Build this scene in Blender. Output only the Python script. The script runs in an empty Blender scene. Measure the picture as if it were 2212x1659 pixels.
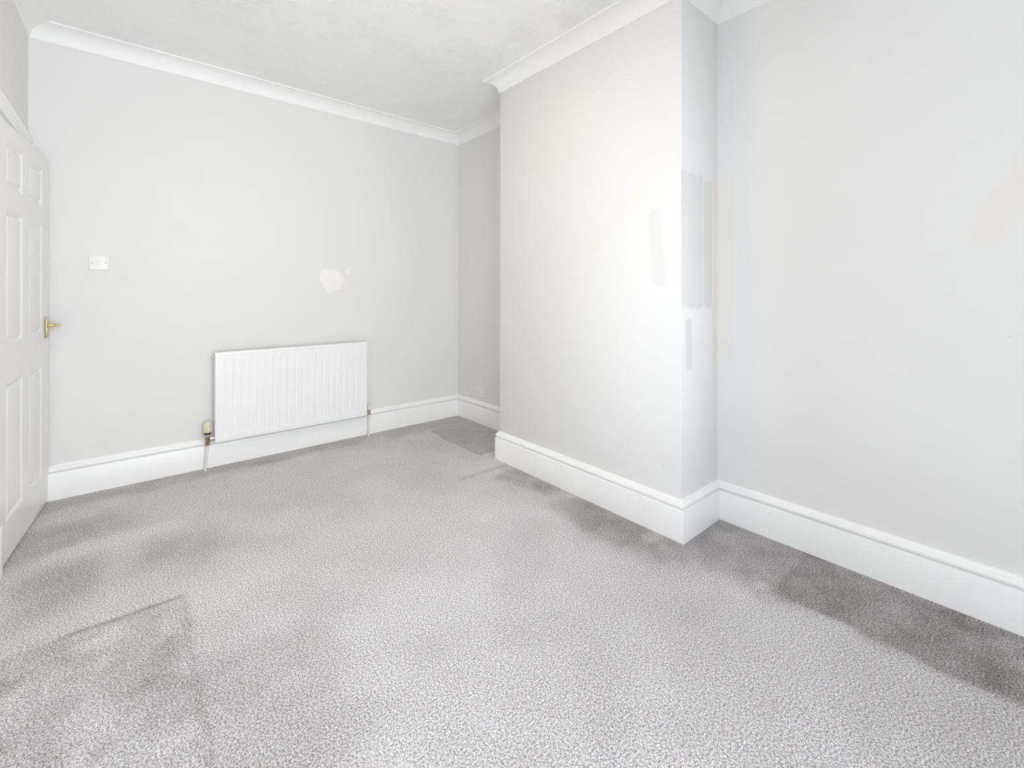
import bpy, bmesh, math, random
from mathutils import Vector, Matrix

S = bpy.context.scene
C = S.collection
random.seed(7)

# ------------------------------------------------------------------ room figures (metres)
XL, XB, XF, XN = -0.4376, 2.028, 2.4485, 2.398      # left wall, breast face, far alcove, near alcove
YB, Y1, Y2, YF = 3.694, 2.5217, 1.1261, -0.80       # back wall, breast far / near sides, window wall
ZC = 2.717                                          # ceiling
CAM_H = 1.2

# ------------------------------------------------------------------ camera
cam_d = bpy.data.cameras.new('camera')
cam = bpy.data.objects.new('camera', cam_d)
C.objects.link(cam)
S.camera = cam
FPX = 972.27
cam_d.sensor_width = 36.0
cam_d.sensor_fit = 'HORIZONTAL'
cam_d.lens = FPX / 2212 * 36.0
cam_d.shift_y = -(829.5 - 630.3) / 2212
cam_d.clip_start = 0.02
cam.matrix_world = Matrix.Translation((0, 0, CAM_H)) @ Matrix.Rotation(math.radians(49.6715 - 90), 4, 'Z') @ Matrix.Rotation(math.radians(90), 4, 'X') @ Matrix.Rotation(math.radians(0.05), 4, 'Z')

# ------------------------------------------------------------------ sky, window light, exposure
W = bpy.data.worlds.new('overcast_sky')
S.world = W
W.use_nodes = True
bg = W.node_tree.nodes['Background']
bg.inputs['Color'].default_value = (0.905, 0.955, 1.0, 1)
bg.inputs['Strength'].default_value = 12.6

WX0, WX1, WZ0, WZ1 = -0.34, 1.06, 0.10, 2.25         # front window, behind the camera
WY0, WY1 = -0.76, -0.14                              # unseen side window added in the left wall to brighten the right-hand walls
def portal(w, h, loc, rz):
    d = bpy.data.lights.new('window_portal', 'AREA')
    d.shape = 'RECTANGLE'
    d.size, d.size_y = w, h
    d.cycles.is_portal = True
    o = bpy.data.objects.new('window_portal', d)
    C.objects.link(o)
    o.location = loc
    o.rotation_euler = (math.radians(90), 0, rz)
portal(WX1 - WX0, WZ1 - WZ0, ((WX0 + WX1) / 2, YF - 0.14, (WZ0 + WZ1) / 2), 0)
portal(WY1 - WY0, WZ1 - WZ0, (XL - 0.14, (WY0 + WY1) / 2, (WZ0 + WZ1) / 2), math.radians(-90))
LAMP_W = 24.0

S.view_settings.view_transform = 'Standard'
S.view_settings.look = 'None'
S.view_settings.exposure = -0.09
S.view_settings.gamma = 1.0
S.view_settings.use_curve_mapping = False
S.cycles.use_denoising = True
S.cycles.denoising_prefilter = 'NONE'
S.cycles.max_bounces = 7
S.cycles.diffuse_bounces = 6
S.cycles.glossy_bounces = 2
S.cycles.use_adaptive_sampling = True
S.cycles.adaptive_threshold = 0.12
S.cycles.transparent_max_bounces = 8
S.cycles.caustics_reflective = False
S.cycles.caustics_refractive = False

# ------------------------------------------------------------------ node helpers
class NT:
    def __init__(self, name):
        self.m = bpy.data.materials.new(name)
        self.m.use_nodes = True
        self.t = self.m.node_tree
        self.b = self.t.nodes['Principled BSDF']
        self._pos = None
    def n(self, typ, **kw):
        x = self.t.nodes.new(typ)
        for k, v in kw.items():
            setattr(x, k, v)
        return x
    def link(self, a, b):
        self.t.links.new(a, b)
    def put(self, sock, v):
        if isinstance(v, bpy.types.NodeSocket):
            self.link(v, sock)
        elif v is not None:
            sock.default_value = v
    @property
    def pos(self):
        if self._pos is None:
            self._pos = self.n('ShaderNodeTexCoord').outputs['Object']
        return self._pos
    def math(self, op, a, b=None, c=None, clamp=False):
        x = self.n('ShaderNodeMath', operation=op, use_clamp=clamp)
        for i, v in enumerate((a, b, c)):
            self.put(x.inputs[i], v)
        return x.outputs[0]
    def vec(self, op, a, b=None):
        x = self.n('ShaderNodeVectorMath', operation=op)
        self.put(x.inputs[0], a)
        if op == 'SCALE':
            self.put(x.inputs['Scale'], b)
        elif b is not None:
            self.put(x.inputs[1], b)
        return x.outputs['Value'] if op in ('DOT_PRODUCT', 'LENGTH', 'DISTANCE') else x.outputs['Vector']
    def sep(self, v=None):
        x = self.n('ShaderNodeSeparateXYZ')
        self.link(v or self.pos, x.inputs[0])
        return x.outputs
    def comb(self, x, y, z):
        c = self.n('ShaderNodeCombineXYZ')
        for i, v in enumerate((x, y, z)):
            self.put(c.inputs[i], v)
        return c.outputs[0]
    def noise(self, scale, detail=2.0, rough=0.5, vec=None, out='Fac', dist=0.0):
        x = self.n('ShaderNodeTexNoise')
        self.link(vec or self.pos, x.inputs['Vector'])
        x.inputs['Scale'].default_value = scale
        x.inputs['Detail'].default_value = detail
        x.inputs['Roughness'].default_value = rough
        x.inputs['Distortion'].default_value = dist
        return x.outputs[out]
    def step(self, v, lo, hi, a=0.0, b=1.0, smooth=True):
        x = self.n('ShaderNodeMapRange', interpolation_type='SMOOTHSTEP' if smooth else 'LINEAR')
        self.put(x.inputs['Value'], v)
        for k, q in zip(('From Min', 'From Max', 'To Min', 'To Max'), (lo, hi, a, b)):
            x.inputs[k].default_value = q
        return x.outputs['Result']
    def mix(self, f, a, b, mode='MIX'):
        x = self.n('ShaderNodeMix', data_type='RGBA', blend_type=mode)
        self.put(x.inputs['Factor'], f)
        for s, v in ((x.inputs[6], a), (x.inputs[7], b)):
            self.put(s, v if isinstance(v, bpy.types.NodeSocket) else (*v, 1))
        return x.outputs[2]
    def capsule(self, A, B, r, soft, wob=0.0, wscale=20):
        A, B = Vector(A), Vector(B)
        ba = B - A
        pa = self.vec('SUBTRACT', self.pos, tuple(A))
        h = self.math('DIVIDE', self.vec('DOT_PRODUCT', pa, tuple(ba)), ba.length_squared, clamp=True)
        d = self.vec('LENGTH', self.vec('SUBTRACT', pa, self.vec('SCALE', tuple(ba), h)))
        if wob:
            d = self.math('ADD', d, self.math('MULTIPLY', self.math('SUBTRACT', self.noise(wscale, 3), 0.5), wob))
        return self.step(d, r - soft, r + soft, 1.0, 0.0)
    def band(self, v, lo, hi, soft):
        return self.math('MULTIPLY', self.step(v, lo - soft, lo + soft), self.step(v, hi - soft, hi + soft, 1.0, 0.0))
    def bump(self, h, strength, dist=0.001, normal=None):
        x = self.n('ShaderNodeBump')
        x.inputs['Strength'].default_value = strength
        x.inputs['Distance'].default_value = dist
        self.link(h, x.inputs['Height'])
        if normal is not None:
            self.link(normal, x.inputs['Normal'])
        return x.outputs['Normal']
    def set(self, color=None, rough=None, metal=None, spec=None, normal=None, emit=None, estr=None):
        b = self.b
        if color is not None:
            self.put(b.inputs['Base Color'], color if isinstance(color, bpy.types.NodeSocket) else (*color, 1))
        if rough is not None: self.put(b.inputs['Roughness'], rough)
        if metal is not None: b.inputs['Metallic'].default_value = metal
        if spec is not None: b.inputs['Specular IOR Level'].default_value = spec
        if normal is not None: self.link(normal, b.inputs['Normal'])
        if emit is not None: b.inputs['Emission Color'].default_value = (*emit, 1)
        if estr is not None: b.inputs['Emission Strength'].default_value = estr
        return self.m

WALL = (0.790, 0.785, 0.778)
GLOSSW = (0.935, 0.935, 0.932)

def wall_nodes(name):
    n = NT(name)
    n.h = n.noise(420, 1, 0.5)
    rgb = n.n('ShaderNodeRGB')
    rgb.outputs[0].default_value = (*WALL, 1)
    n.base = rgb.outputs[0]
    return n

def wall_done(n, col, extra=None, rough=0.62):
    nm = n.bump(n.h, 0.10, 0.0006)
    if extra is not None:
        nm = n.bump(extra, 0.5, 0.002, nm)
    return n.set(col, rough, spec=0.28, normal=nm)

# plain emulsion
n = wall_nodes('wall_paint'); M_WALL = wall_done(n, n.base)

# back wall: crack line and rubbed dirt by the switch
n = wall_nodes('back_wall_paint')
x, y, z = n.sep()
zz = n.math('ADD', z, n.math('MULTIPLY', n.math('SUBTRACT', n.noise(7, 4), 0.5), 0.014))
crack = n.math('MULTIPLY', n.band(zz, 0.8985, 0.9005, 0.0012), n.band(x, 0.45, 1.75, 0.05))
crack = n.math('MULTIPLY', crack, n.step(n.noise(9, 3), 0.42, 0.55))
crack2 = n.math('MULTIPLY', n.band(n.math('ADD', x, n.math('MULTIPLY', n.noise(12, 2), 0.004)), 0.6395, 0.6415, 0.001), n.band(z, 0.80, 0.90, 0.01))
crack = n.math('MAXIMUM', crack, n.math('MULTIPLY', crack2, 0.4))
col = n.mix(n.math('MULTIPLY', crack, 0.16), n.base, (0.45, 0.44, 0.43))
grime = n.math('MULTIPLY', n.capsule((-0.24, YB, 1.30), (-0.05, YB, 1.28), 0.05, 0.05, 0.05, 14), n.step(n.noise(26, 3), 0.45, 0.75))
col = n.mix(n.math('MULTIPLY', grime, 0.14), col, (0.60, 0.57, 0.50))
hand = n.math('MULTIPLY', n.capsule((1.30, YB, 1.20), (1.42, YB, 1.28), 0.06, 0.06, 0.04, 12), 0.10)
col = n.mix(hand, col, (0.66, 0.61, 0.58))
M_BACK = wall_done(n, col)

# breast: two roller strokes of other paint on the face, brushed blocks on the near side
n = wall_nodes('chimney_breast_paint')
x, y, z = n.sep()
cream = n.capsule((XB, 1.665, 1.47), (XB, 1.365, 1.725), 0.042, 0.010, 0.016, 18)
col = n.mix(n.math('MULTIPLY', cream, 0.45), n.base, (0.80, 0.765, 0.70))
grey = n.capsule((XB, 1.275, 1.585), (XB, 1.2435, 1.262), 0.036, 0.008, 0.010, 24)
col = n.mix(n.math('MULTIPLY', grey, 0.48), col, (0.70, 0.692, 0.68))
side = n.step(y, Y2 + 0.002, Y2 + 0.004, 1.0, 0.0)
streak = n.noise(1.0, 3, 0.6, vec=n.vec('MULTIPLY', n.pos, (85.0, 1.0, 1.6)))
zend = n.math('ADD', z, n.math('MULTIPLY', n.math('SUBTRACT', n.noise(1.0, 2, 0.5, vec=n.vec('MULTIPLY', n.pos, (30.0, 1.0, 2.0))), 0.5), 0.07))
g1 = n.math('MULTIPLY', n.band(x, 1.9, 2.235, 0.006), n.band(zend, 1.12, 1.785, 0.016))
g2 = n.math('MULTIPLY', n.band(x, 2.246, 2.335, 0.008), n.band(zend, 1.12, 1.775, 0.016))
g = n.math('MULTIPLY', n.math('MAXIMUM', g1, g2), side)
g = n.math('MULTIPLY', g, n.step(streak, 0.2, 0.6, 0.70, 1.0))
col = n.mix(n.math('MULTIPLY', g, 0.66), col, (0.655, 0.650, 0.640))
wht = n.math('MULTIPLY', n.math('MULTIPLY', n.band(x, 2.03, 2.345, 0.010), n.band(zend, 0.5, 1.12, 0.02)), side)
col = n.mix(n.math('MULTIPLY', wht, 0.60), col, (0.815, 0.812, 0.825))
g3 = n.math('MULTIPLY', n.capsule((2.096, Y2, 1.04), (2.101, Y2, 0.845), 0.030, 0.008, 0.012, 30), side)
col = n.mix(n.math('MULTIPLY', g3, 0.8), col, (0.675, 0.668, 0.655))
bg1 = n.math('MULTIPLY', n.math('MULTIPLY', n.band(x, 2.345, 2.5, 0.008), n.band(zend, 0.80, 1.80, 0.03)), side)
col = n.mix(n.math('MULTIPLY', bg1, 0.5), col, (0.79, 0.755, 0.70))
speck = n.capsule((XB, 1.225, 0.329), (XB, 1.225, 0.331), 0.0020, 0.001)
col = n.mix(n.math('MULTIPLY', speck, 0.8), col, (0.12, 0.11, 0.11))
M_BREAST = wall_done(n, col)

# near alcove wall
n = wall_nodes('near_alcove_paint')
x, y, z = n.sep()
zend = n.math('ADD', z, n.math('MULTIPLY', n.math('SUBTRACT', n.noise(1.0, 2, 0.5, vec=n.vec('MULTIPLY', n.pos, (1.0, 40.0, 3.0))), 0.5), 0.14))
b1 = n.math('MULTIPLY', n.band(n.math('ADD', y, n.math('MULTIPLY', n.noise(9, 2), 0.03)), 1.058, 1.3, 0.012), n.band(zend, 0.84, 1.81, 0.03))
col = n.mix(n.math('MULTIPLY', b1, 0.45), n.base, (0.79, 0.755, 0.705))
b2 = n.capsule((XN, 0.135, 1.42), (XN, -0.02, 1.70), 0.05, 0.025, 0.03, 10)
col = n.mix(n.math('MULTIPLY', b2, 0.40), col, (0.79, 0.745, 0.69))
sp = n.math('MAXIMUM', n.capsule((XN, 0.073, 1.040), (XN, 0.0745, 1.0405), 0.0018, 0.0010), n.capsule((XN, 0.739, 0.402), (XN, 0.739, 0.403), 0.0022, 0.001))
col = n.mix(n.math('MULTIPLY', sp, 0.4), col, (0.25, 0.23, 0.22))
M_NEAR = wall_done(n, col)

# far alcove wall
n = wall_nodes('far_alcove_paint')
x, y, z = n.sep()
yy = n.math('ADD', y, n.math('MULTIPLY', n.math('SUBTRACT', n.noise(11, 2), 0.5), 0.03))
zs = n.math('ADD', yy, n.step(z, 1.15, 1.45, -0.05, 0.0))
b1 = n.math('MULTIPLY', n.band(zs, 3.528, 3.9, 0.008), n.band(n.math('ADD', z, n.math('MULTIPLY', n.noise(40, 2), 0.05)), 1.16, 1.72, 0.03))
col = n.mix(n.math('MULTIPLY', b1, 0.45), n.base, (0.79, 0.755, 0.70))
M_FAR = wall_done(n, col)

# ceiling: swirled artex under satin paint
n = NT('artex_ceiling')
warp = n.vec('ADD', n.pos, n.vec('SCALE', n.vec('SUBTRACT', n.noise(3.2, 2, 0.5, out='Color'), (0.5, 0.5, 0.5)), 0.10))
def swirl(scale, off, freq):
    v = n.n('ShaderNodeTexVoronoi', voronoi_dimensions='2D', feature='F1')
    n.link(n.vec('ADD', warp, off), v.inputs['Vector'])
    v.inputs['Scale'].default_value = scale
    d = v.outputs['Distance']
    ph = n.math('ADD', n.math('MULTIPLY', d, freq), n.math('MULTIPLY', n.noise(14, 2), 7.0))
    return n.math('MULTIPLY', n.math('SINE', ph), n.step(d, 0.45, 0.75, 1.0, 0.25)), d
r1, d1 = swirl(4.3, (0, 0, 0), 150)
r2, d2 = swirl(3.1, (3.7, 1.3, 0), 200)
pick = n.step(n.noise(5.0, 1), 0.47, 0.53)
rings = n.math('ADD', n.math('MULTIPLY', r1, pick), n.math('MULTIPLY', r2, n.math('SUBTRACT', 1.0, pick)))
nub = n.math('MULTIPLY', n.step(d1, 0.03, 0.17, 1.0, 0.0), n.math('MULTIPLY', n.noise(85, 2, 0.6), 5.0))
vis = n.step(n.noise(2.4, 3, 0.6), 0.35, 0.70, 0.08, 0.62)
hgt = n.math('ADD', n.math('ADD', n.math('MULTIPLY', rings, vis), nub), n.math('MULTIPLY', n.noise(120, 3, 0.6), 1.6))
ringd = n.vec('LENGTH', n.vec('MULTIPLY', n.vec('SUBTRACT', n.vec('ADD', n.pos, n.vec('SCALE', n.vec('SUBTRACT', n.noise(9, 2, out='Color'), (0.5, 0.5, 0.5)), 0.05)), (1.74, 2.29, ZC)), (1.0, 1.25, 0.0)))
stain = n.band(ringd, 0.065, 0.10, 0.018)
col = n.mix(n.math('MULTIPLY', stain, 0.22), (0.945, 0.942, 0.937), (0.78, 0.75, 0.69))
M_CEIL = n.set(col, 0.42, spec=0.42, normal=n.bump(hgt, 0.55, 0.0030))

# gloss woodwork, coving, door, radiator enamel, plastic
def paint(name, c, rough, spec=0.4, h=None, hs=0.05):
    n = NT(name)
    v = n.mix(n.step(n.noise(3.0, 3), 0.3, 0.7), tuple(k * 0.985 for k in c), c)
    nm = n.bump(n.noise(h or 160, 2), hs, 0.0005)
    return n.set(v, rough, spec=spec, normal=nm)
M_GLOSS = paint('gloss_woodwork_paint', GLOSSW, 0.30, 0.45, 120)
M_COVE = paint('coving_paint', (0.91, 0.908, 0.90), 0.48, 0.35, 300)
M_DOOR = paint('door_gloss_paint', (0.84, 0.837, 0.826), 0.30, 0.45, 240, 0.06)
M_RAD = paint('radiator_enamel', (0.89, 0.89, 0.89), 0.28, 0.5, 90, 0.02)
M_PIPE = paint('pipe_gloss_paint', (0.78, 0.775, 0.755), 0.35, 0.45, 200, 0.15)
M_PLAST = paint('white_plastic', (0.85, 0.84, 0.835), 0.32, 0.45, 500, 0.02)
M_CREAM = paint('cream_plastic', (0.74, 0.66, 0.50), 0.40, 0.4, 300, 0.03)
M_MARK = paint('printed_scale_yellow', (0.52, 0.44, 0.14), 0.5, 0.3)
M_DARK = paint('dark_plastic', (0.030, 0.030, 0.045), 0.35, 0.4)
M_SLOT = paint('slot_black', (0.05, 0.05, 0.055), 0.7, 0.1)
M_FILL = paint('filler_plaster', (0.885, 0.870, 0.836), 0.85, 0.1, 60, 0.35)

def metal(name, c, rough, wear=0.0):
    n = NT(name)
    f = n.noise(70, 4, 0.6)
    col = n.mix(n.step(f, 0.4, 0.75), c, tuple(k * (1 - wear) for k in c))
    return n.set(col, n.math('ADD', rough, n.math('MULTIPLY', f, 0.15)), metal=1.0, normal=n.bump(n.noise(150, 2), 0.05, 0.0005))
M_BRASS = metal('polished_brass', (0.86, 0.66, 0.30), 0.12, 0.25)
M_OLDBR = metal('tarnished_brass', (0.50, 0.36, 0.19), 0.30, 0.55)
M_CHROME = metal('chrome', (0.78, 0.76, 0.74), 0.12, 0.3)
M_FINS = paint('convector_enamel', (0.80, 0.77, 0.74), 0.4, 0.4)

# carpet: heathered cut pile; the lean of the pile is stored on the floor mesh
n = NT('carpet_pile')
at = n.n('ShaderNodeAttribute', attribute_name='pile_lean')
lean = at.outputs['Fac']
def mul(a, k):
    return n.math('MULTIPLY', a, k)
def noise2(scale, detail, rough):
    x = n.noise(scale, detail, rough)
    x.node.noise_dimensions = '2D'
    return x
tuft = noise2(350, 1.0, 0.7)
fib = noise2(900, 0.0, 0.6)
clump = noise2(165, 0.0, 0.5)
hue = n.noise(420, 0.0, 0.5, out='Color')
spk = n.math('ADD', n.math('ADD', mul(n.math('SUBTRACT', tuft, 0.5), 1.6), mul(n.math('SUBTRACT', fib, 0.5), 1.2)), mul(n.math('SUBTRACT', clump, 0.5), 0.78))
val = n.math('ADD', spk, 0.5, clamp=True)
cr = n.n('ShaderNodeValToRGB')
n.link(val, cr.inputs[0])
e = cr.color_ramp.elements
e[0].position, e[0].color = 0.05, (0.215, 0.205, 0.222, 1)
e[1].position, e[1].color = 0.95, (0.94, 0.925, 0.925, 1)
m1 = e.new(0.35); m1.color = (0.485, 0.472, 0.486, 1)
m2 = e.new(0.65); m2.color = (0.725, 0.715, 0.722, 1)
crc = n.mix(0.45, cr.outputs[0], hue, 'SOFT_LIGHT')
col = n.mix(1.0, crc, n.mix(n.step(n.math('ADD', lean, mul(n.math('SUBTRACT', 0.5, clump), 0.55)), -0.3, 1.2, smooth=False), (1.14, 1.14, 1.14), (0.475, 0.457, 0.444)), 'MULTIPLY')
warm_light = n.math('MULTIPLY', n.step(n.sep()[1], 1.6, 2.9), 0.75)  # warm lamp and hall light painted into the colour of the far carpet
col = n.mix(warm_light, col, n.mix(1.0, col, (1.02, 0.985, 0.935), 'MULTIPLY'))
for (bx, by) in ((1.02, 1.30), (1.55, 0.62), (1.79, 2.18), (1.15, 1.52), (0.93, 1.95)):
    dot = n.step(n.vec('DISTANCE', n.pos, (bx, by, 0.0)), 0.002, 0.005, 1.0, 0.0)
    col = n.mix(mul(dot, 0.45), col, (0.55, 0.30, 0.18))
tilt = n.n('ShaderNodeVectorMath', operation='NORMALIZE')
n.link(n.comb(mul(lean, 0.12), mul(lean, 0.30), 1.0), tilt.inputs[0])
nm = n.bump(spk, 0.35, 0.0022, tilt.outputs[0])
M_CARPET = n.set(col, 0.95, spec=0.05, normal=nm)

# window glass and lamp
n = NT('window_glass')
tr = n.n('ShaderNodeBsdfTransparent'); gl = n.n('ShaderNodeBsdfGlossy'); ms = n.n('ShaderNodeMixShader'); fr = n.n('ShaderNodeFresnel')
gl.inputs['Roughness'].default_value = 0.02
n.link(fr.outputs[0], ms.inputs[0]); n.link(tr.outputs[0], ms.inputs[1]); n.link(gl.outputs[0], ms.inputs[2])
n.link(ms.outputs[0], n.t.nodes['Material Output'].inputs['Surface'])
M_GLASS = n.m
n = NT('lit_opal_glass')
M_OPAL = n.set((0.9, 0.88, 0.84), 0.3, emit=(1.0, 0.84, 0.64), estr=LAMP_W)

# ------------------------------------------------------------------ mesh helpers
def mesh(name, verts, faces, mat, parent=None, smooth=None, loc=None):
    me = bpy.data.meshes.new(name)
    me.from_pydata([tuple(v) for v in verts], [], faces)
    bm = bmesh.new(); bm.from_mesh(me)
    bmesh.ops.recalc_face_normals(bm, faces=bm.faces)
    bm.to_mesh(me); bm.free()
    me.materials.append(mat)
    if smooth:
        me.polygons.foreach_set('use_smooth', [True] * len(me.polygons))
        try: me.set_sharp_from_angle(angle=math.radians(smooth))
        except Exception: pass
    o = bpy.data.objects.new(name, me)
    C.objects.link(o)
    if parent: o.parent = parent
    if loc: o.location = loc
    return o

def bmobj(name, bm, mat, parent=None, smooth=35):
    bmesh.ops.recalc_face_normals(bm, faces=bm.faces)
    me = bpy.data.meshes.new(name)
    bm.to_mesh(me); bm.free()
    me.materials.append(mat)
    if smooth:
        me.polygons.foreach_set('use_smooth', [True] * len(me.polygons))
        me.set_sharp_from_angle(angle=math.radians(smooth))
    o = bpy.data.objects.new(name, me)
    C.objects.link(o)
    if parent: o.parent = parent
    return o

def add_box(bm, lo, hi, bev=0.0, seg=2):
    r = bmesh.ops.create_cube(bm, size=1.0)
    vs = r['verts']
    for v in vs:
        v.co = Vector([(lo[i] + hi[i]) / 2 + v.co[i] * (hi[i] - lo[i]) for i in range(3)])
    if bev:
        es = list({e for v in vs for e in v.link_edges})
        bmesh.ops.bevel(bm, geom=es, offset=bev, segments=seg, profile=0.5, affect='EDGES')

def box(name, lo, hi, mat, parent=None, bev=0.0, seg=2):
    bm = bmesh.new(); add_box(bm, lo, hi, bev, seg)
    return bmobj(name, bm, mat, parent)

def add_lathe(bm, prof, origin, axis=(0, 0, 1), seg=20):
    """prof: (radius, distance along axis)"""
    q = Vector(axis).to_track_quat('Z', 'Y')
    o = Vector(origin)
    rings = []
    for r, h in prof:
        rings.append([bm.verts.new(o + q @ Vector((r * math.cos(2 * math.pi * k / seg), r * math.sin(2 * math.pi * k / seg), h))) for k in range(seg)])
    for a, b in zip(rings, rings[1:]):
        for k in range(seg):
            bm.faces.new((a[k], a[(k + 1) % seg], b[(k + 1) % seg], b[k]))
    bm.faces.new(rings[0][::-1]); bm.faces.new(rings[-1])

def lathe(name, prof, origin, mat, parent=None, axis=(0, 0, 1), seg=20):
    bm = bmesh.new(); add_lathe(bm, prof, origin, axis, seg)
    return bmobj(name, bm, mat, parent)

def tube(name, pts, r, mat, parent=None, seg=12):
    bm = bmesh.new()
    pts = [Vector(p) for p in pts]
    rings = []
    rr = r if isinstance(r, (list, tuple)) else [r] * len(pts)
    for i, p in enumerate(pts):
        d = (pts[min(i + 1, len(pts) - 1)] - pts[max(i - 1, 0)]).normalized()
        q = d.to_track_quat('Z', 'Y')
        rings.append([bm.verts.new(p + q @ Vector((rr[i] * math.cos(2 * math.pi * k / seg), rr[i] * math.sin(2 * math.pi * k / seg), 0))) for k in range(seg)])
    for a, b in zip(rings, rings[1:]):
        for k in range(seg):
            bm.faces.new((a[k], a[(k + 1) % seg], b[(k + 1) % seg], b[k]))
    bm.faces.new(rings[0][::-1]); bm.faces.new(rings[-1])
    return bmobj(name, bm, mat, parent)

def struct(o, label=None):
    o['kind'] = 'structure'
    if label:
        o['label'] = label
    return o

def empty(name, loc=(0, 0, 0), rz=0.0):
    o = bpy.data.objects.new(name, None)
    C.objects.link(o)
    o.location = loc
    o.rotation_euler = (0, 0, rz)
    o.empty_display_size = 0.1
    return o

def tag(o, label, cat, group=None):
    o['label'] = label; o['category'] = cat
    if group: o['group'] = group
    return o

# ------------------------------------------------------------------ room shell
T = 0.14
DY0, DZ1 = 2.80, 1.962                       # door opening, up to the back corner
# carpet: how far the pile is pushed over, centimetre by centimetre
from mathutils import noise as NZ
def sst(v, lo, hi):
    t = min(1.0, max(0.0, (v - lo) / (hi - lo)))
    return t * t * (3 - 2 * t)
def zn(X, Y, x0, x1, y0, y1, sx, sy):
    if X < x0 - sx or X > x1 + sx or Y < y0 - sy or Y > y1 + sy:
        return 0.0
    return sst(X, x0 - sx, x0 + sx) * (1 - sst(X, x1 - sx, x1 + sx)) * sst(Y, y0 - sy, y0 + sy) * (1 - sst(Y, y1 - sy, y1 + sy))
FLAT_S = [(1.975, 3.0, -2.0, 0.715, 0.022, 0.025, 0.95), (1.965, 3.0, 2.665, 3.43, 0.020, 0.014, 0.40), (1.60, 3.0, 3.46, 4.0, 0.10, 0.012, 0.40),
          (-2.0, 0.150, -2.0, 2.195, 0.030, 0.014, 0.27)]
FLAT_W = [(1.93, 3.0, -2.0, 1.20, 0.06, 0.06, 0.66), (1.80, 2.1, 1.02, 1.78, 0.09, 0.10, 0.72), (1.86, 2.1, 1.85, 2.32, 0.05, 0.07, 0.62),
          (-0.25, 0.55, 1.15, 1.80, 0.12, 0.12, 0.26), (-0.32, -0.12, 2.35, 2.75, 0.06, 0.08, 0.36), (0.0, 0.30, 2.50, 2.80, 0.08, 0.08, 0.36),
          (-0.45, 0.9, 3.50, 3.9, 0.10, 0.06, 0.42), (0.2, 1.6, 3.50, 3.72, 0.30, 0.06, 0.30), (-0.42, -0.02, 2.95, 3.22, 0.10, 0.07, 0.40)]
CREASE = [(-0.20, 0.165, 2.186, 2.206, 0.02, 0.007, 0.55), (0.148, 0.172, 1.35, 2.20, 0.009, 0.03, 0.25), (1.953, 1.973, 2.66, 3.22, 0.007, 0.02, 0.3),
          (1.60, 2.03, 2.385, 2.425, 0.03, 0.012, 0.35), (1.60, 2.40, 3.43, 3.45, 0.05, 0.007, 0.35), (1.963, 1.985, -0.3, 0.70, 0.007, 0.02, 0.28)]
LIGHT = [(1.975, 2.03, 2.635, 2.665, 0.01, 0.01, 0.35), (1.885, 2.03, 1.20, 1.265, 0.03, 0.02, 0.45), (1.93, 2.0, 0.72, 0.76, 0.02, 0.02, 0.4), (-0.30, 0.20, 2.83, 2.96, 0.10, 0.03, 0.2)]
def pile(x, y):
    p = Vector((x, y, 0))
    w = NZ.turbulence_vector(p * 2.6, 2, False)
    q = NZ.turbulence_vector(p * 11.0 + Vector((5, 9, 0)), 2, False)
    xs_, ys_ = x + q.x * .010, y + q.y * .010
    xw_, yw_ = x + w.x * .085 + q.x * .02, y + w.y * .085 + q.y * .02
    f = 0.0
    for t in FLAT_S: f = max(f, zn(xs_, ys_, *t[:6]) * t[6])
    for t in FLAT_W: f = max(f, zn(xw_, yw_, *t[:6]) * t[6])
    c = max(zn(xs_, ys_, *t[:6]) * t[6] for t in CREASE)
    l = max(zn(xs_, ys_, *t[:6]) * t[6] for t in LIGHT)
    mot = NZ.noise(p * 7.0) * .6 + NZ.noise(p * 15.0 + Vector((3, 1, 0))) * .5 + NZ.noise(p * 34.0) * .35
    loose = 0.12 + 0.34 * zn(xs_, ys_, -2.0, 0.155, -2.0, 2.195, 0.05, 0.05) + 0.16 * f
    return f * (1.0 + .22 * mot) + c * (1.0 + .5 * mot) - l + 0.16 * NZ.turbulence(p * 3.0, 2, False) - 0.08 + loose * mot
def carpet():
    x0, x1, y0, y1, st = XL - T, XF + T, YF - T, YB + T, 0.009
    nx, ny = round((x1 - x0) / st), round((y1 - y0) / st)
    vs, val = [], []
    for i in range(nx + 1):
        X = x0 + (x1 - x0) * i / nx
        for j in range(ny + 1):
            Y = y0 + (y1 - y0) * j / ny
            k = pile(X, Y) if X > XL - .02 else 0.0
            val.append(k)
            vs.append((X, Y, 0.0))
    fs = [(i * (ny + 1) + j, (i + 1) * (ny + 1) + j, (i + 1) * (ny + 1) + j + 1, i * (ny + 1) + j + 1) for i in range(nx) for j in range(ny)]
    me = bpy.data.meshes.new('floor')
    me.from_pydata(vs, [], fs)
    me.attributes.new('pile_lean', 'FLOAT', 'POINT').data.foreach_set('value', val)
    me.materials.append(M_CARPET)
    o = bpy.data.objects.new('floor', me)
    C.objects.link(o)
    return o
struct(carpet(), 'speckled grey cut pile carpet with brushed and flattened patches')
struct(box('ceiling', (XL - T, YF - T, ZC), (XF + T, YB + T, ZC + 0.08), M_CEIL), 'white artex ceiling with swirled texture')
struct(box('wall_back', (XL - 1.3, YB, 0), (XF + T, YB + T, ZC), M_BACK), 'pale grey painted wall behind the radiator')
struct(box('wall_right_alcove_far', (XF, Y1, 0), (XF + T, YB, ZC), M_FAR), 'pale wall of the far alcove with the double socket')
struct(box('wall_chimney_breast', (XB, Y2, 0), (XF + T, Y1, ZC), M_BREAST, bev=0.0025), 'pale grey chimney breast with touch-up paint strokes')
struct(box('wall_right_alcove_near', (XN, YF, 0), (XF + T, Y2, ZC), M_NEAR), 'pale grey wall of the near alcove')
bm = bmesh.new()
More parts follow.
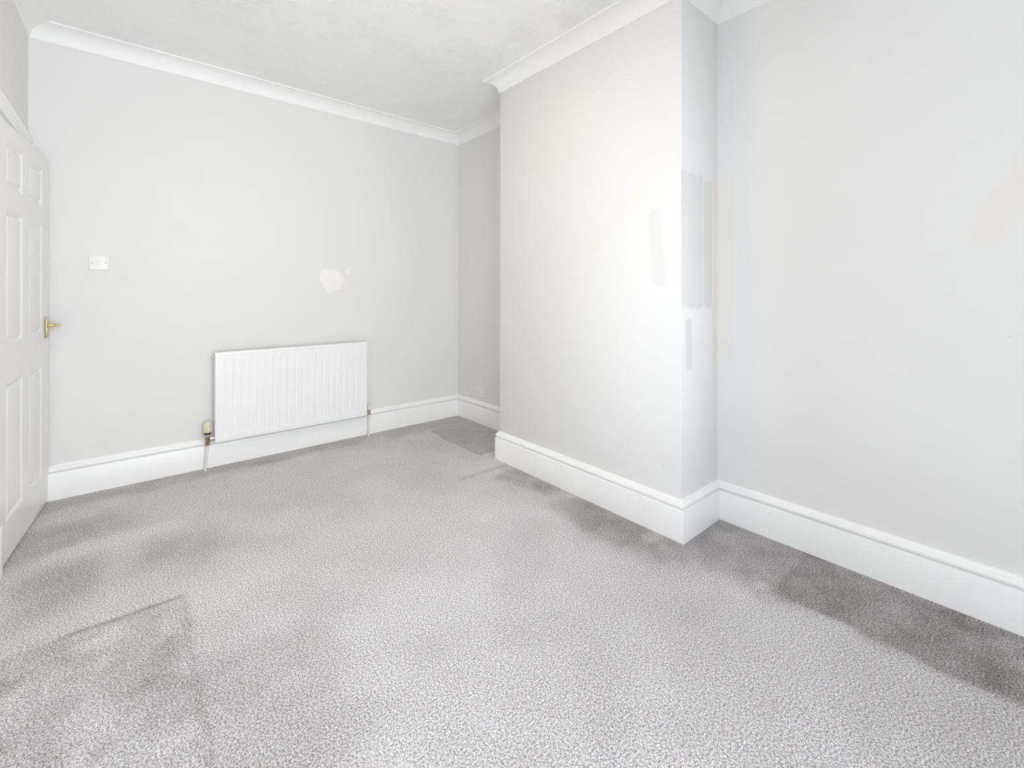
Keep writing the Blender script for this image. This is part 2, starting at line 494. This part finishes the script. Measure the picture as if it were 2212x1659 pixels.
add_box(bm, (XL - T, YF, 0), (XL, WY0, ZC))
add_box(bm, (XL - T, WY1, 0), (XL, DY0, ZC))
add_box(bm, (XL - T, WY0, 0), (XL, WY1, WZ0))
add_box(bm, (XL - T, WY0, WZ1), (XL, WY1, ZC))
add_box(bm, (XL - T, DY0, DZ1), (XL, YB, ZC))
struct(bmobj('wall_left', bm, M_WALL, smooth=None), 'pale grey wall around the panelled door')
bm = bmesh.new()
add_box(bm, (XL - T, YF - T, 0), (WX0, YF, ZC))
add_box(bm, (WX1, YF - T, 0), (XF + T, YF, ZC))
add_box(bm, (WX0, YF - T, 0), (WX1, YF, WZ0))
add_box(bm, (WX0, YF - T, WZ1), (WX1, YF, ZC))
struct(bmobj('wall_front', bm, M_WALL, smooth=None), 'pale wall with the window')
struct(box('wall_hall', (XL - 1.4, 1.6, 0), (XL - 1.3, YB + T, ZC), M_WALL), 'hall wall beyond the door')
struct(box('wall_hall_end', (XL - 1.4, 1.5, 0), (XL - T, 1.6, ZC), M_WALL), 'end wall of the hall')
struct(box('ceiling_hall', (XL - 1.4, 1.5, ZC), (XL - T, YB + T, ZC + .08), M_WALL), 'hall ceiling beyond the door')
struct(box('floor_hall', (XL - 1.4, 1.5, -.06), (XL - T, YB + T, 0), M_FINS), 'hall floor beyond the door')

# windows: frame, mullion, two panes and a sill each; local x runs along the wall, local y into the room
def window(name, label, loc, rz, w, h, split):
    win = struct(empty(name, loc, rz), label)
    f, a = .035, w / 2
    for lo, hi in (((-a, -.10, 0), (-a + f, -.04, h)), ((a - f, -.10, 0), (a, -.04, h)), ((-a + f, -.10, 0), (a - f, -.04, f)), ((-a + f, -.10, h - f), (a - f, -.04, h))):
        box('window_frame', lo, hi, M_GLOSS, win, .004)
    bays = [(-a + f, a - f)]
    if split:
        box('mullion', (-.03, -.095, f), (.03, -.045, h - f), M_GLOSS, win, .004)
        bays = [(-a + f, -.03), (.03, a - f)]
    for p, q in bays:
        box('window_pane', (p, -.072, f), (q, -.068, h - f), M_GLASS, win)
    box('window_sill', (-a, -.04, -.001), (a, .03, .018), M_GLOSS, win, .005)
window('window_1', 'tall white framed window', ((WX0 + WX1) / 2, YF, WZ0), 0, WX1 - WX0, WZ1 - WZ0, True)
window('window_2_added', 'narrow white framed side window, unseen, added for its light', (XL, (WY0 + WY1) / 2, WZ0), -math.pi / 2, WY1 - WY0, WZ1 - WZ0, False)

# mitred runs of coving and skirting
PATH = [(XL, YF), (XL, YB), (XF, YB), (XF, Y1), (XB, Y1), (XB, Y2), (XN, Y2), (XN, YF)]
SIDES = ['left', 'back', 'right_alcove_far', 'breast_far_side', 'breast_face', 'breast_near_side', 'right_alcove_near', 'front']
def nrm(i):
    a, b = Vector(PATH[i % 8]), Vector(PATH[(i + 1) % 8])
    d = (b - a).normalized()
    return Vector((d.y, -d.x))
def run(name, i, prof, mat, z0=0.0, y_stop=None, closed=True):
    a, b = Vector(PATH[i]), Vector(PATH[(i + 1) % 8])
    n0, n1, n2 = nrm(i - 1), nrm(i), nrm(i + 1)
    ma, mb = n0 + n1, n1 + n2
    if y_stop is not None:
        b, mb = Vector((b.x, y_stop)), n1
    vs, fs = [], []
    for base, m in ((a, ma), (b, mb)):
        for d, z in prof:
            p = base + m * d
            vs.append((p.x, p.y, z0 + z))
    k = len(prof)
    for j in range(k):
        q = (j + 1) % k
        fs.append((j, q, k + q, k + j))
    fs.append(tuple(range(k))); fs.append(tuple(range(k, 2 * k)))
    return struct(mesh(name, vs, fs, mat, smooth=28))
SK = [(0, 0), (.025, 0), (.025, .1485), (.0238, .1525), (.0200, .1555), (.0120, .1572), (.0085, .1585), (.0085, .1608), (.0185, .1618), (.0218, .1640), (.0232, .1690),
      (.0228, .1745), (.0215, .1795), (.0185, .1835), (.0145, .1862), (.0120, .1880), (.0112, .1905), (.0095, .1935), (.0060, .1975), (0, .1990)]
CV = [(0, 0), (0, -.0905), (.0045, -.0905), (.0070, -.0880)]
for k in range(0, 11):
    t = math.radians(180 - 9 * k)
    CV.append((.086 + .078 * math.cos(t), -.0868 + .077 * math.sin(t)))
CV += [(.0870, -.0098), (.0905, -.0080), (.0920, -.0045), (.0920, 0)]
for i, s in enumerate(SIDES):
    run('baseboard_' + s, i, SK, M_GLOSS, 0.0, y_stop=2.782 if i == 0 else None)
    run('trim_%d' % (i + 1), i, CV, M_COVE, ZC)['label'] = 'white plaster coving along the ' + s.replace('_', ' ') + ' wall top'
# joint where two lengths of skirting meet under the radiator
box('joint', (0.968, YB - .02525, 0.0), (0.9690, YB - .0245, 0.147), M_PIPE, bpy.data.objects['baseboard_back'])

# smeared filler on the back wall
PATCH = [(590,365),(700,350),(800,380),(900,370),(1010,330),(1080,400),(1200,480),(1290,640),(1345,760),(1270,880),(1230,1000),(1090,1060),(920,1140),(820,1220),(760,1150),(650,1060),(610,920),(520,800),(460,700),(470,560),(530,440)]
DAB = [(1400,380),(1460,290),(1520,245),(1560,300),(1500,420),(1490,490),(1420,470)]
def filler(name, pts, th):
    # outline measured on the wall: 2.28e-4 m per unit, centred on x 1.238, z 1.286
    P = [Vector((1.238 + (px - 900) * 2.26e-4, 1.286 - (py - 758) * 2.34e-4)) for px, py in pts]
    Q = []
    for k in range(len(P)):
        a, b, c, d = P[k - 1], P[k], P[(k + 1) % len(P)], P[(k + 2) % len(P)]
        for t in (0.0, 0.34, 0.67):
            Q.append(0.5 * ((2 * b) + (c - a) * t + (2 * a - 5 * b + 4 * c - d) * t * t + (3 * b - a - 3 * c + d) * t ** 3) + Vector((random.uniform(-.0012, .0012), random.uniform(-.0012, .0012))))
    cen = sum(Q, Vector((0, 0))) / len(Q)
    vs, fs, m = [], [], len(Q)
    for s, y in ((1.0, 0.0), (0.93, 0.5), (0.80, 0.9), (0.55, 1.0), (0.25, 0.95)):
        for q in Q:
            p = cen + (q - cen) * s
            vs.append((p.x, YB + 0.0003 - th * y * random.uniform(.9, 1.1), p.y))
    vs.append((cen.x, YB - th, cen.y))
    for r in range(4):
        for k in range(m):
            fs.append((r * m + k, r * m + (k + 1) % m, (r + 1) * m + (k + 1) % m, (r + 1) * m + k))
    for k in range(m):
        fs.append((4 * m + k, 4 * m + (k + 1) % m, 5 * m))
    o = mesh(name, vs, fs, M_FILL, bpy.data.objects['wall_back'], smooth=60)
    o['label'] = 'off-white smear of filler'
filler('filler_patch', PATCH, 0.0022)
filler('filler_patch', DAB, 0.0012)

# ------------------------------------------------------------------ door frame and door
frm = struct(empty('trim_door_frame', (XL, 3.25, 0)), 'white architrave and lining round the door')
def fbox(name, lo, hi, bev=.003):
    o = frm.location
    return box(name, [lo[i] - o[i] for i in range(3)], [hi[i] - o[i] for i in range(3)], M_GLOSS, frm, bev)
fbox('jamb', (XL - T, DY0, 0), (XL + .002, DY0 + .03, DZ1 - .002))
fbox('jamb', (XL - T, YB - .013, 0), (XL + .002, YB - .001, DZ1 - .002), .001)
fbox('lining_head', (XL - T, DY0, DZ1 - .012), (XL + .002, YB - .001, DZ1 + .02))
fbox('plinth_block', (XL, 2.783, 0), (XL + .0300, 2.849, .205), .003)
AR = [(0, 0), (.013, 0), (.016, .006), (.015, .012), (.020, .020), (.0175, .034), (.014, .040), (.020, .046), (.0235, .054), (.022, .064), (.018, .066), (0, .066)]
# upright: profile across Y from the opening side (2.849) back; head: profile across Z
vs, fs = [], []
k = len(AR)
for z in (.205, 2.055 - .0):
    for d, w in AR:
        vs.append((d, 2.849 - w - 3.25, z if z < 1 else 2.055 - .066 + w))
vs2 = []
for j in range(k):
    q = (j + 1) % k
    fs.append((j, q, k + q, k + j))
fs += [tuple(range(k)), tuple(range(k, 2 * k))]
mesh('architrave', vs, fs, M_GLOSS, frm, smooth=28)
vs, fs = [], []
for yy in (0, 1):
    for d, w in AR:
        vs.append((d, (2.849 - w - 3.25) if yy == 0 else YB - .001 - 3.25, 2.055 - .066 + w))
for j in range(k):
    q = (j + 1) % k
    fs.append((j, q, k + q, k + j))
fs += [tuple(range(k)), tuple(range(k, 2 * k))]
mesh('architrave', vs, fs, M_GLOSS, frm, smooth=28)

DA = math.atan2(.745, .060)
e_ = Vector((math.cos(DA), math.sin(DA), 0))
OFF = 0.088
door = struct(empty('door_1', tuple(Vector((-.415, 2.93, 0)) - e_ * OFF), DA), 'white six-panel door standing ajar, brass lever handle')
DW, DZ0, DZT, DT = OFF + .7474, .014, 1.944, .035
COLS = [(.012 + OFF, .250 + OFF), (.365 + OFF, .602 + OFF)]
ROWS = [(.188, .788), (.968, 1.560), (1.664, 1.862)]
us = sorted({0, DW, *[c for p in COLS for c in p]})
zs = sorted({DZ0, DZT, *[r for p in ROWS for r in p]})
vs, fs, idx = [], [], {}
def V(u, y, z):
    key = (round(u, 5), round(y, 5), round(z, 5))
    if key not in idx:
        idx[key] = len(vs); vs.append(key)
    return idx[key]
for a, b in zip(us, us[1:]):
    for c, d in zip(zs, zs[1:]):
        fs.append((V(a, DT, c), V(b, DT, c), V(b, DT, d), V(a, DT, d)))
        if (a, b) in COLS and (c, d) in ROWS:
            continue
        fs.append((V(a, 0, c), V(b, 0, c), V(b, 0, d), V(a, 0, d)))
for a, b in zip(us, us[1:]):
    for z in (DZ0, DZT):
        fs.append((V(a, 0, z), V(b, 0, z), V(b, DT, z), V(a, DT, z)))
for c, d in zip(zs, zs[1:]):
    for u in (0, DW):
        fs.append((V(u, 0, c), V(u, 0, d), V(u, DT, d), V(u, DT, c)))
mesh('door_leaf', vs, fs, M_DOOR, door)
# moulded panels: ogee down, small flat, raised field
PR = [(0, 0), (.0015, .0020), (.006, .0035), (.011, .0070), (.014, .0100), (.017, .0102), (.021, .0085), (.028, .0040), (.034, .0016), (.038, .0010)]
for (u0, u1) in COLS:
    for (z0, z1) in ROWS:
        vs, fs = [], []
        for ins, dep in PR:
            vs += [(u0 + ins, dep, z0 + ins), (u1 - ins, dep, z0 + ins), (u1 - ins, dep, z1 - ins), (u0 + ins, dep, z1 - ins)]
        for r in range(len(PR) - 1):
            for q in range(4):
                fs.append((4 * r + q, 4 * r + (q + 1) % 4, 4 * r + 4 + (q + 1) % 4, 4 * r + 4 + q))
        r = 4 * (len(PR) - 1)
        fs.append((r, r + 1, r + 2, r + 3))
        mesh('panel', vs, fs, M_DOOR, door, smooth=25)
# lever handle
HU, HZ = OFF + .690, .996
bm = bmesh.new()
add_box(bm, (HU - .020, -.0085, HZ - .058), (HU + .020, .0, HZ + .058), .004, 3)
hp = bmobj('backplate', bm, M_BRASS, door); hp['label'] = 'brass backplate'
bm = bmesh.new()
add_lathe(bm, [(.011, 0), (.0115, .004), (.009, .008), (.0085, .036), (.010, .042), (.010, .050), (.007, .053)], (HU, -.008, HZ + .012), (0, -1, 0), 18)
bmobj('boss', bm, M_BRASS, hp)
lv = []
for t in range(9):
    s = t / 8
    lv.append((HU - .004 - .096 * s, -.052 - .004 * math.sin(s * math.pi), HZ + .012 + .004 * math.sin(s * math.pi)))
tube('lever', lv, [.0095, .0098, .0092, .0086, .0082, .0084, .0088, .0092, .0070], M_BRASS, hp, 14)
for dz in (-.046, .046):
    lathe('screw', [(.0035, 0), (.0035, .0008), (.002, .0014)], (HU, -.0085, HZ + dz), M_OLDBR, hp, (0, -1, 0), 10)
bm = bmesh.new()
add_box(bm, (DW - .0005, .006, HZ - .07), (DW + .0012, .029, HZ + .07), .0004, 1)
bmobj('latch_plate', bm, M_BRASS, door)

# ------------------------------------------------------------------ radiator
RX0, RX1, RZ0, RZ1, RY = 0.439, 1.494, 0.177, 0.785, 3.609
rad = tag(empty('radiator', ((RX0 + RX1) / 2, YB, RZ0)), 'white fluted panel radiator on the wall above the skirting', 'radiator')
RO = Vector(rad.location)
def L(v): return tuple(Vector(v) - RO)
# pressed front sheet: border lip, step, twenty recessed flutes
NF, PX0, PX1 = 20, RX0 + .048, RX1 - .040
pit = (PX1 - PX0 - .022) / (NF - 1)
xsn = [(RX0, .0), (RX0 + .004, -.0012), (RX0 + .018, -.0012), (RX0 + .0205, .0008), (RX0 + .030, .0008)]
xsn = [(a, b, 0) for a, b in xsn]
for k in range(NF):
    c = PX0 + .011 + k * pit
    xsn += [(c - .0090, .0008, 0), (c - .0072, .0008, 1), (c - .0055, .0008, 2), (c + .0055, .0008, 2), (c + .0072, .0008, 1), (c + .0090, .0008, 0)]
xsn += [(a, b, 0) for a, b in ((RX1 - .030, .0008), (RX1 - .0205, .0008), (RX1 - .018, -.0012), (RX1 - .004, -.0012), (RX1, 0.0))]
znn = [(RZ0, .0, 0), (RZ0 + .004, -.0012, 0), (RZ0 + .018, -.0012, 0), (RZ0 + .0205, .0008, 0), (RZ0 + .052, .0008, 0), (RZ0 + .056, .0008, 1), (RZ0 + .062, .0008, 2),
       (RZ1 - .062, .0008, 2), (RZ1 - .056, .0008, 1), (RZ1 - .052, .0008, 0), (RZ1 - .0205, .0008, 0), (RZ1 - .018, -.0012, 0), (RZ1 - .004, -.0012, 0), (RZ1, 0.0, 0)]
dep = {0: 0.0, 1: .0013, 2: .0024}
vs, fs = [], []
for X, bx, fx in xsn:
    for Z, bz, fz in znn:
        base = min(bx, bz) if min(bx, bz) < 0 and not (bx == 0 or bz == 0) else (0.0 if (bx == 0 or bz == 0) else min(bx, bz))
        vs.append(L((X, RY + base + dep[min(fx, fz)], Z)))
nz = len(znn)
for i in range(len(xsn) - 1):
    for j in range(nz - 1):
        fs.append((i * nz + j, (i + 1) * nz + j, (i + 1) * nz + j + 1, i * nz + j + 1))
fp = mesh('front_panel', vs, fs, M_RAD, rad, smooth=20)
bm = bmesh.new()
add_box(bm, L((RX0 + .001, RY + .008, RZ0 + .001)), L((RX1 - .001, RY + .019, RZ1 - .001)), .002, 1)
bmobj('water_panel', bm, M_RAD, rad)
def rb(name, lo, hi, mat=M_RAD, bev=.001):
    return box(name, L(lo), L(hi), mat, rad, bev, 1)
rb('edge_flange', (RX0, RY + .0002, RZ1 - .0015), (RX1, RY + .010, RZ1 + .0005))
rb('edge_flange', (RX0, RY + .0002, RZ0 - .0005), (RX1, RY + .010, RZ0 + .0015))
rb('side_panel', (RX0 - .002, RY + .002, RZ0 + .010), (RX0, RY + .058, RZ1 - .055))
rb('side_panel', (RX1, RY + .002, RZ0 + .010), (RX1 + .002, RY + .058, RZ1 - .055))
rb('side_panel', (RX0 - .002, RY + .020, RZ1 - .055), (RX0, RY + .058, RZ1 + .002))
rb('side_panel', (RX1, RY + .020, RZ1 - .055), (RX1 + .002, RY + .058, RZ1 + .002))
# top grille: rails and close cross bars
bm = bmesh.new()
add_box(bm, L((RX0, RY + .010, RZ1 - .001)), L((RX1, RY + .016, RZ1 + .003)))
add_box(bm, L((RX0, RY + .052, RZ1 - .001)), L((RX1, RY + .058, RZ1 + .003)))
add_box(bm, L((RX0, RY + .010, RZ1 - .012)), L((RX1, RY + .0115, RZ1 + .000)))
for k in range(106):
    c = RX0 + .006 + k * (RX1 - RX0 - .012) / 105
    add_box(bm, L((c - .0024, RY + .016, RZ1 - .001)), L((c + .0024, RY + .052, RZ1 + .0022)))
tg = bmobj('top_grille', bm, M_FINS, rad, None); tg['kind'] = 'stuff'
bm = bmesh.new()
for k in range(64):
    c = RX0 + .02 + k * (RX1 - RX0 - .04) / 63
    add_box(bm, L((c - .0006, RY + .019, RZ0 + .03)), L((c + .0006, RY + .054, RZ1 - .03)))
fn = bmobj('convector_fins', bm, M_FINS, rad, None); fn['kind'] = 'stuff'
for xx in (RX0 + .16, RX1 - .16):
    rb('bracket', (xx - .015, RY + .054, RZ0 + .06), (xx + .015, YB - .0005, RZ1 - .06))
# air vent plug at the top corner
lathe('vent_plug', [(.0, 0), (.010, .0), (.010, .006), (.0085, .009), (.0085, .013), (.004, .016)], L((RX0 - .002, RY + .024, RZ1 - .030)), M_CREAM, rad, (-1, 0, 0), 14)
# thermostatic valve
VX, VY = 0.3985, RY + .022
vb = lathe('valve_body', [(.0085, .168), (.0125, .170), (.0135, .176), (.0135, .186), (.0105, .188), (.0105, .196), (.0130, .198), (.0130, .214), (.0150, .216), (.0150, .228), (.0110, .230), (.0110, .242)], L((VX, VY, 0)), M_OLDBR, rad, seg=8)
lathe('valve_collar', [(.014, .222), (.0170, .225), (.0178, .231), (.0170, .238), (.012, .241)], L((VX, VY, 0)), M_CHROME, vb, seg=24)
hd = lathe('thermostat_head', [(.0195, .2520), (.0245, .2550), (.0255, .2680), (.0250, .2900), (.0235, .3080), (.0205, .3190), (.0140, .3255), (.006, .3275)], L((VX, VY, 0)), M_CREAM, rad, seg=28)
lathe('dark_ring', [(.014, .2390), (.0195, .2400), (.0218, .2480), (.0218, .2515), (.0185, .2530)], L((VX, VY, 0)), M_DARK, hd, seg=24)
for a in (-2.15, -1.85, -1.52, -1.2, -0.9):
    dx, dy = math.cos(a), math.sin(a)
    bm = bmesh.new(); add_box(bm, (-.0011, -.0008, -.011), (.0011, .0008, .011))
    for v in bm.verts:
        r = .0247 + v.co.y
        v.co = Vector(L((VX + dx * r - dy * v.co.x, VY + dy * r + dx * v.co.x, .296 + v.co.z))) + Vector((0, 0, 0))
        v.co.x -= dx * (.0016 if v.co.z > .296 - RO.z else 0); v.co.y -= dy * (.0016 if v.co.z > .296 - RO.z else 0)
    bmobj('scale_mark', bm, M_MARK if a in (-1.85, -1.2) else M_PIPE, hd, None)
lathe('union_nut', [(.0085, .009), (.0185, .012), (.0195, .020), (.0180, .026), (.0110, .027), (.0110, .032), (.0160, .033), (.0160, .0405)], L((VX, VY, .205)), M_CHROME, vb, (1, 0, 0), 6)
lathe('compression_nut', [(.0085, .164), (.0130, .165), (.0130, .178), (.0095, .180)], L((VX, VY, 0)), M_OLDBR, vb, seg=6)
tube('supply_pipe', [L((VX - .014, VY - .004, -.003)), L((VX - .008, VY - .002, .07)), L((VX - .002, VY, .13)), L((VX, VY, .168))], .0078, M_PIPE, rad, 16)
# lockshield valve
KX, KY = 1.5215, RY + .022
lb = lathe('valve_body', [(.0080, .176), (.0115, .178), (.0115, .190), (.0090, .192), (.0090, .204), (.0110, .206), (.0110, .216), (.0080, .218)], L((KX, KY, 0)), M_OLDBR, rad, seg=8)
lathe('lockshield_cap', [(.0105, .2170), (.0118, .2185), (.0120, .2450), (.0110, .2550), (.0070, .2605), (.002, .2620)], L((KX, KY, 0)), M_PIPE, rad, seg=20)
lathe('union_nut', [(.0080, .008), (.0125, .009), (.0125, .018), (.0090, .019), (.0090, .0265)], L((KX, KY, .199)), M_CHROME, lb, (-1, 0, 0), 6)
tube('return_pipe', [L((KX - .005, KY - .002, -.003)), L((KX - .003, KY, .08)), L((KX, KY, .178))], .0078, M_PIPE, rad, 16)

# ------------------------------------------------------------------ light switch
sw = tag(empty('light_switch', (-.1435, YB, 1.372)), 'white single rocker light switch on the wall beside the door', 'switch')
bm = bmesh.new(); add_box(bm, (-.0445, -.0095, -.0425), (.0445, .0, .0425), .0025, 3)
bmobj('plate', bm, M_PLAST, sw)
bm = bmesh.new(); add_box(bm, (-.0105, -.0098, -.0125), (.0105, -.006, .0125))
bmobj('rocker_surround', bm, M_FINS, sw)
bm = bmesh.new(); add_box(bm, (-.0092, -.0128, -.0112), (.0092, -.007, .0112), .001, 2)
for v in bm.verts:
    if v.co.y < -.010: v.co.y += .0022 * (v.co.z / .0112)
rk = bmobj('rocker', bm, M_PLAST, sw)
for xx in (-.030, .0305):
    lathe('screw', [(.0036, 0), (.0036, .0006), (.0022, .0010)], (xx, -.0093, 0), M_OLDBR, sw, (0, -1, 0), 12)

# ------------------------------------------------------------------ double socket
so = tag(empty('double_socket', (XF, 3.322, .2825), 0), 'white double power socket low on the far alcove wall', 'socket')
bm = bmesh.new(); add_box(bm, (-.0095, -.0735, -.0430), (.0, .0735, .0430), .0025, 3)
bmobj('plate', bm, M_PLAST, so)
def slot(y, z, w, h):
    bm = bmesh.new(); add_box(bm, (-.0101, y - w / 2, z - h / 2), (-.0085, y + w / 2, z + h / 2))
    bmobj('pin_slot', bm, M_SLOT, so, None)
for c in (.036, -.036):
    slot(c, .012 - .004, .0045, .0085)
    slot(c + .0115, -.012, .0068, .0042)
    slot(c - .0115, -.012, .0068, .0042)
for c in (.013, -.013):
    bm = bmesh.new(); add_box(bm, (-.0118, c - .0075, .006), (-.008, c + .0075, .030), .001, 2)
    bmobj('rocker', bm, M_PLAST, so)
for c in (.0605, -.0605):
    lathe('screw', [(.0036, 0), (.0036, .0006), (.0022, .0010)], (-.0093, c, 0), M_OLDBR, so, (-1, 0, 0), 12)

# ------------------------------------------------------------------ ceiling lamp (above the picture's top edge)
lp = tag(empty('ceiling_lamp', (.86, 1.72, ZC)), 'round opal flush lamp on the artex ceiling', 'lamp')
lathe('base', [(.185, -.022), (.190, -.016), (.190, 0.0)], (0, 0, 0), M_PLAST, lp, seg=40)
lathe('opal_shade', [(.010, -.085), (.070, -.083), (.120, -.073), (.155, -.055), (.174, -.036), (.178, -.022)], (0, 0, 0), M_OPAL, lp, seg=40)
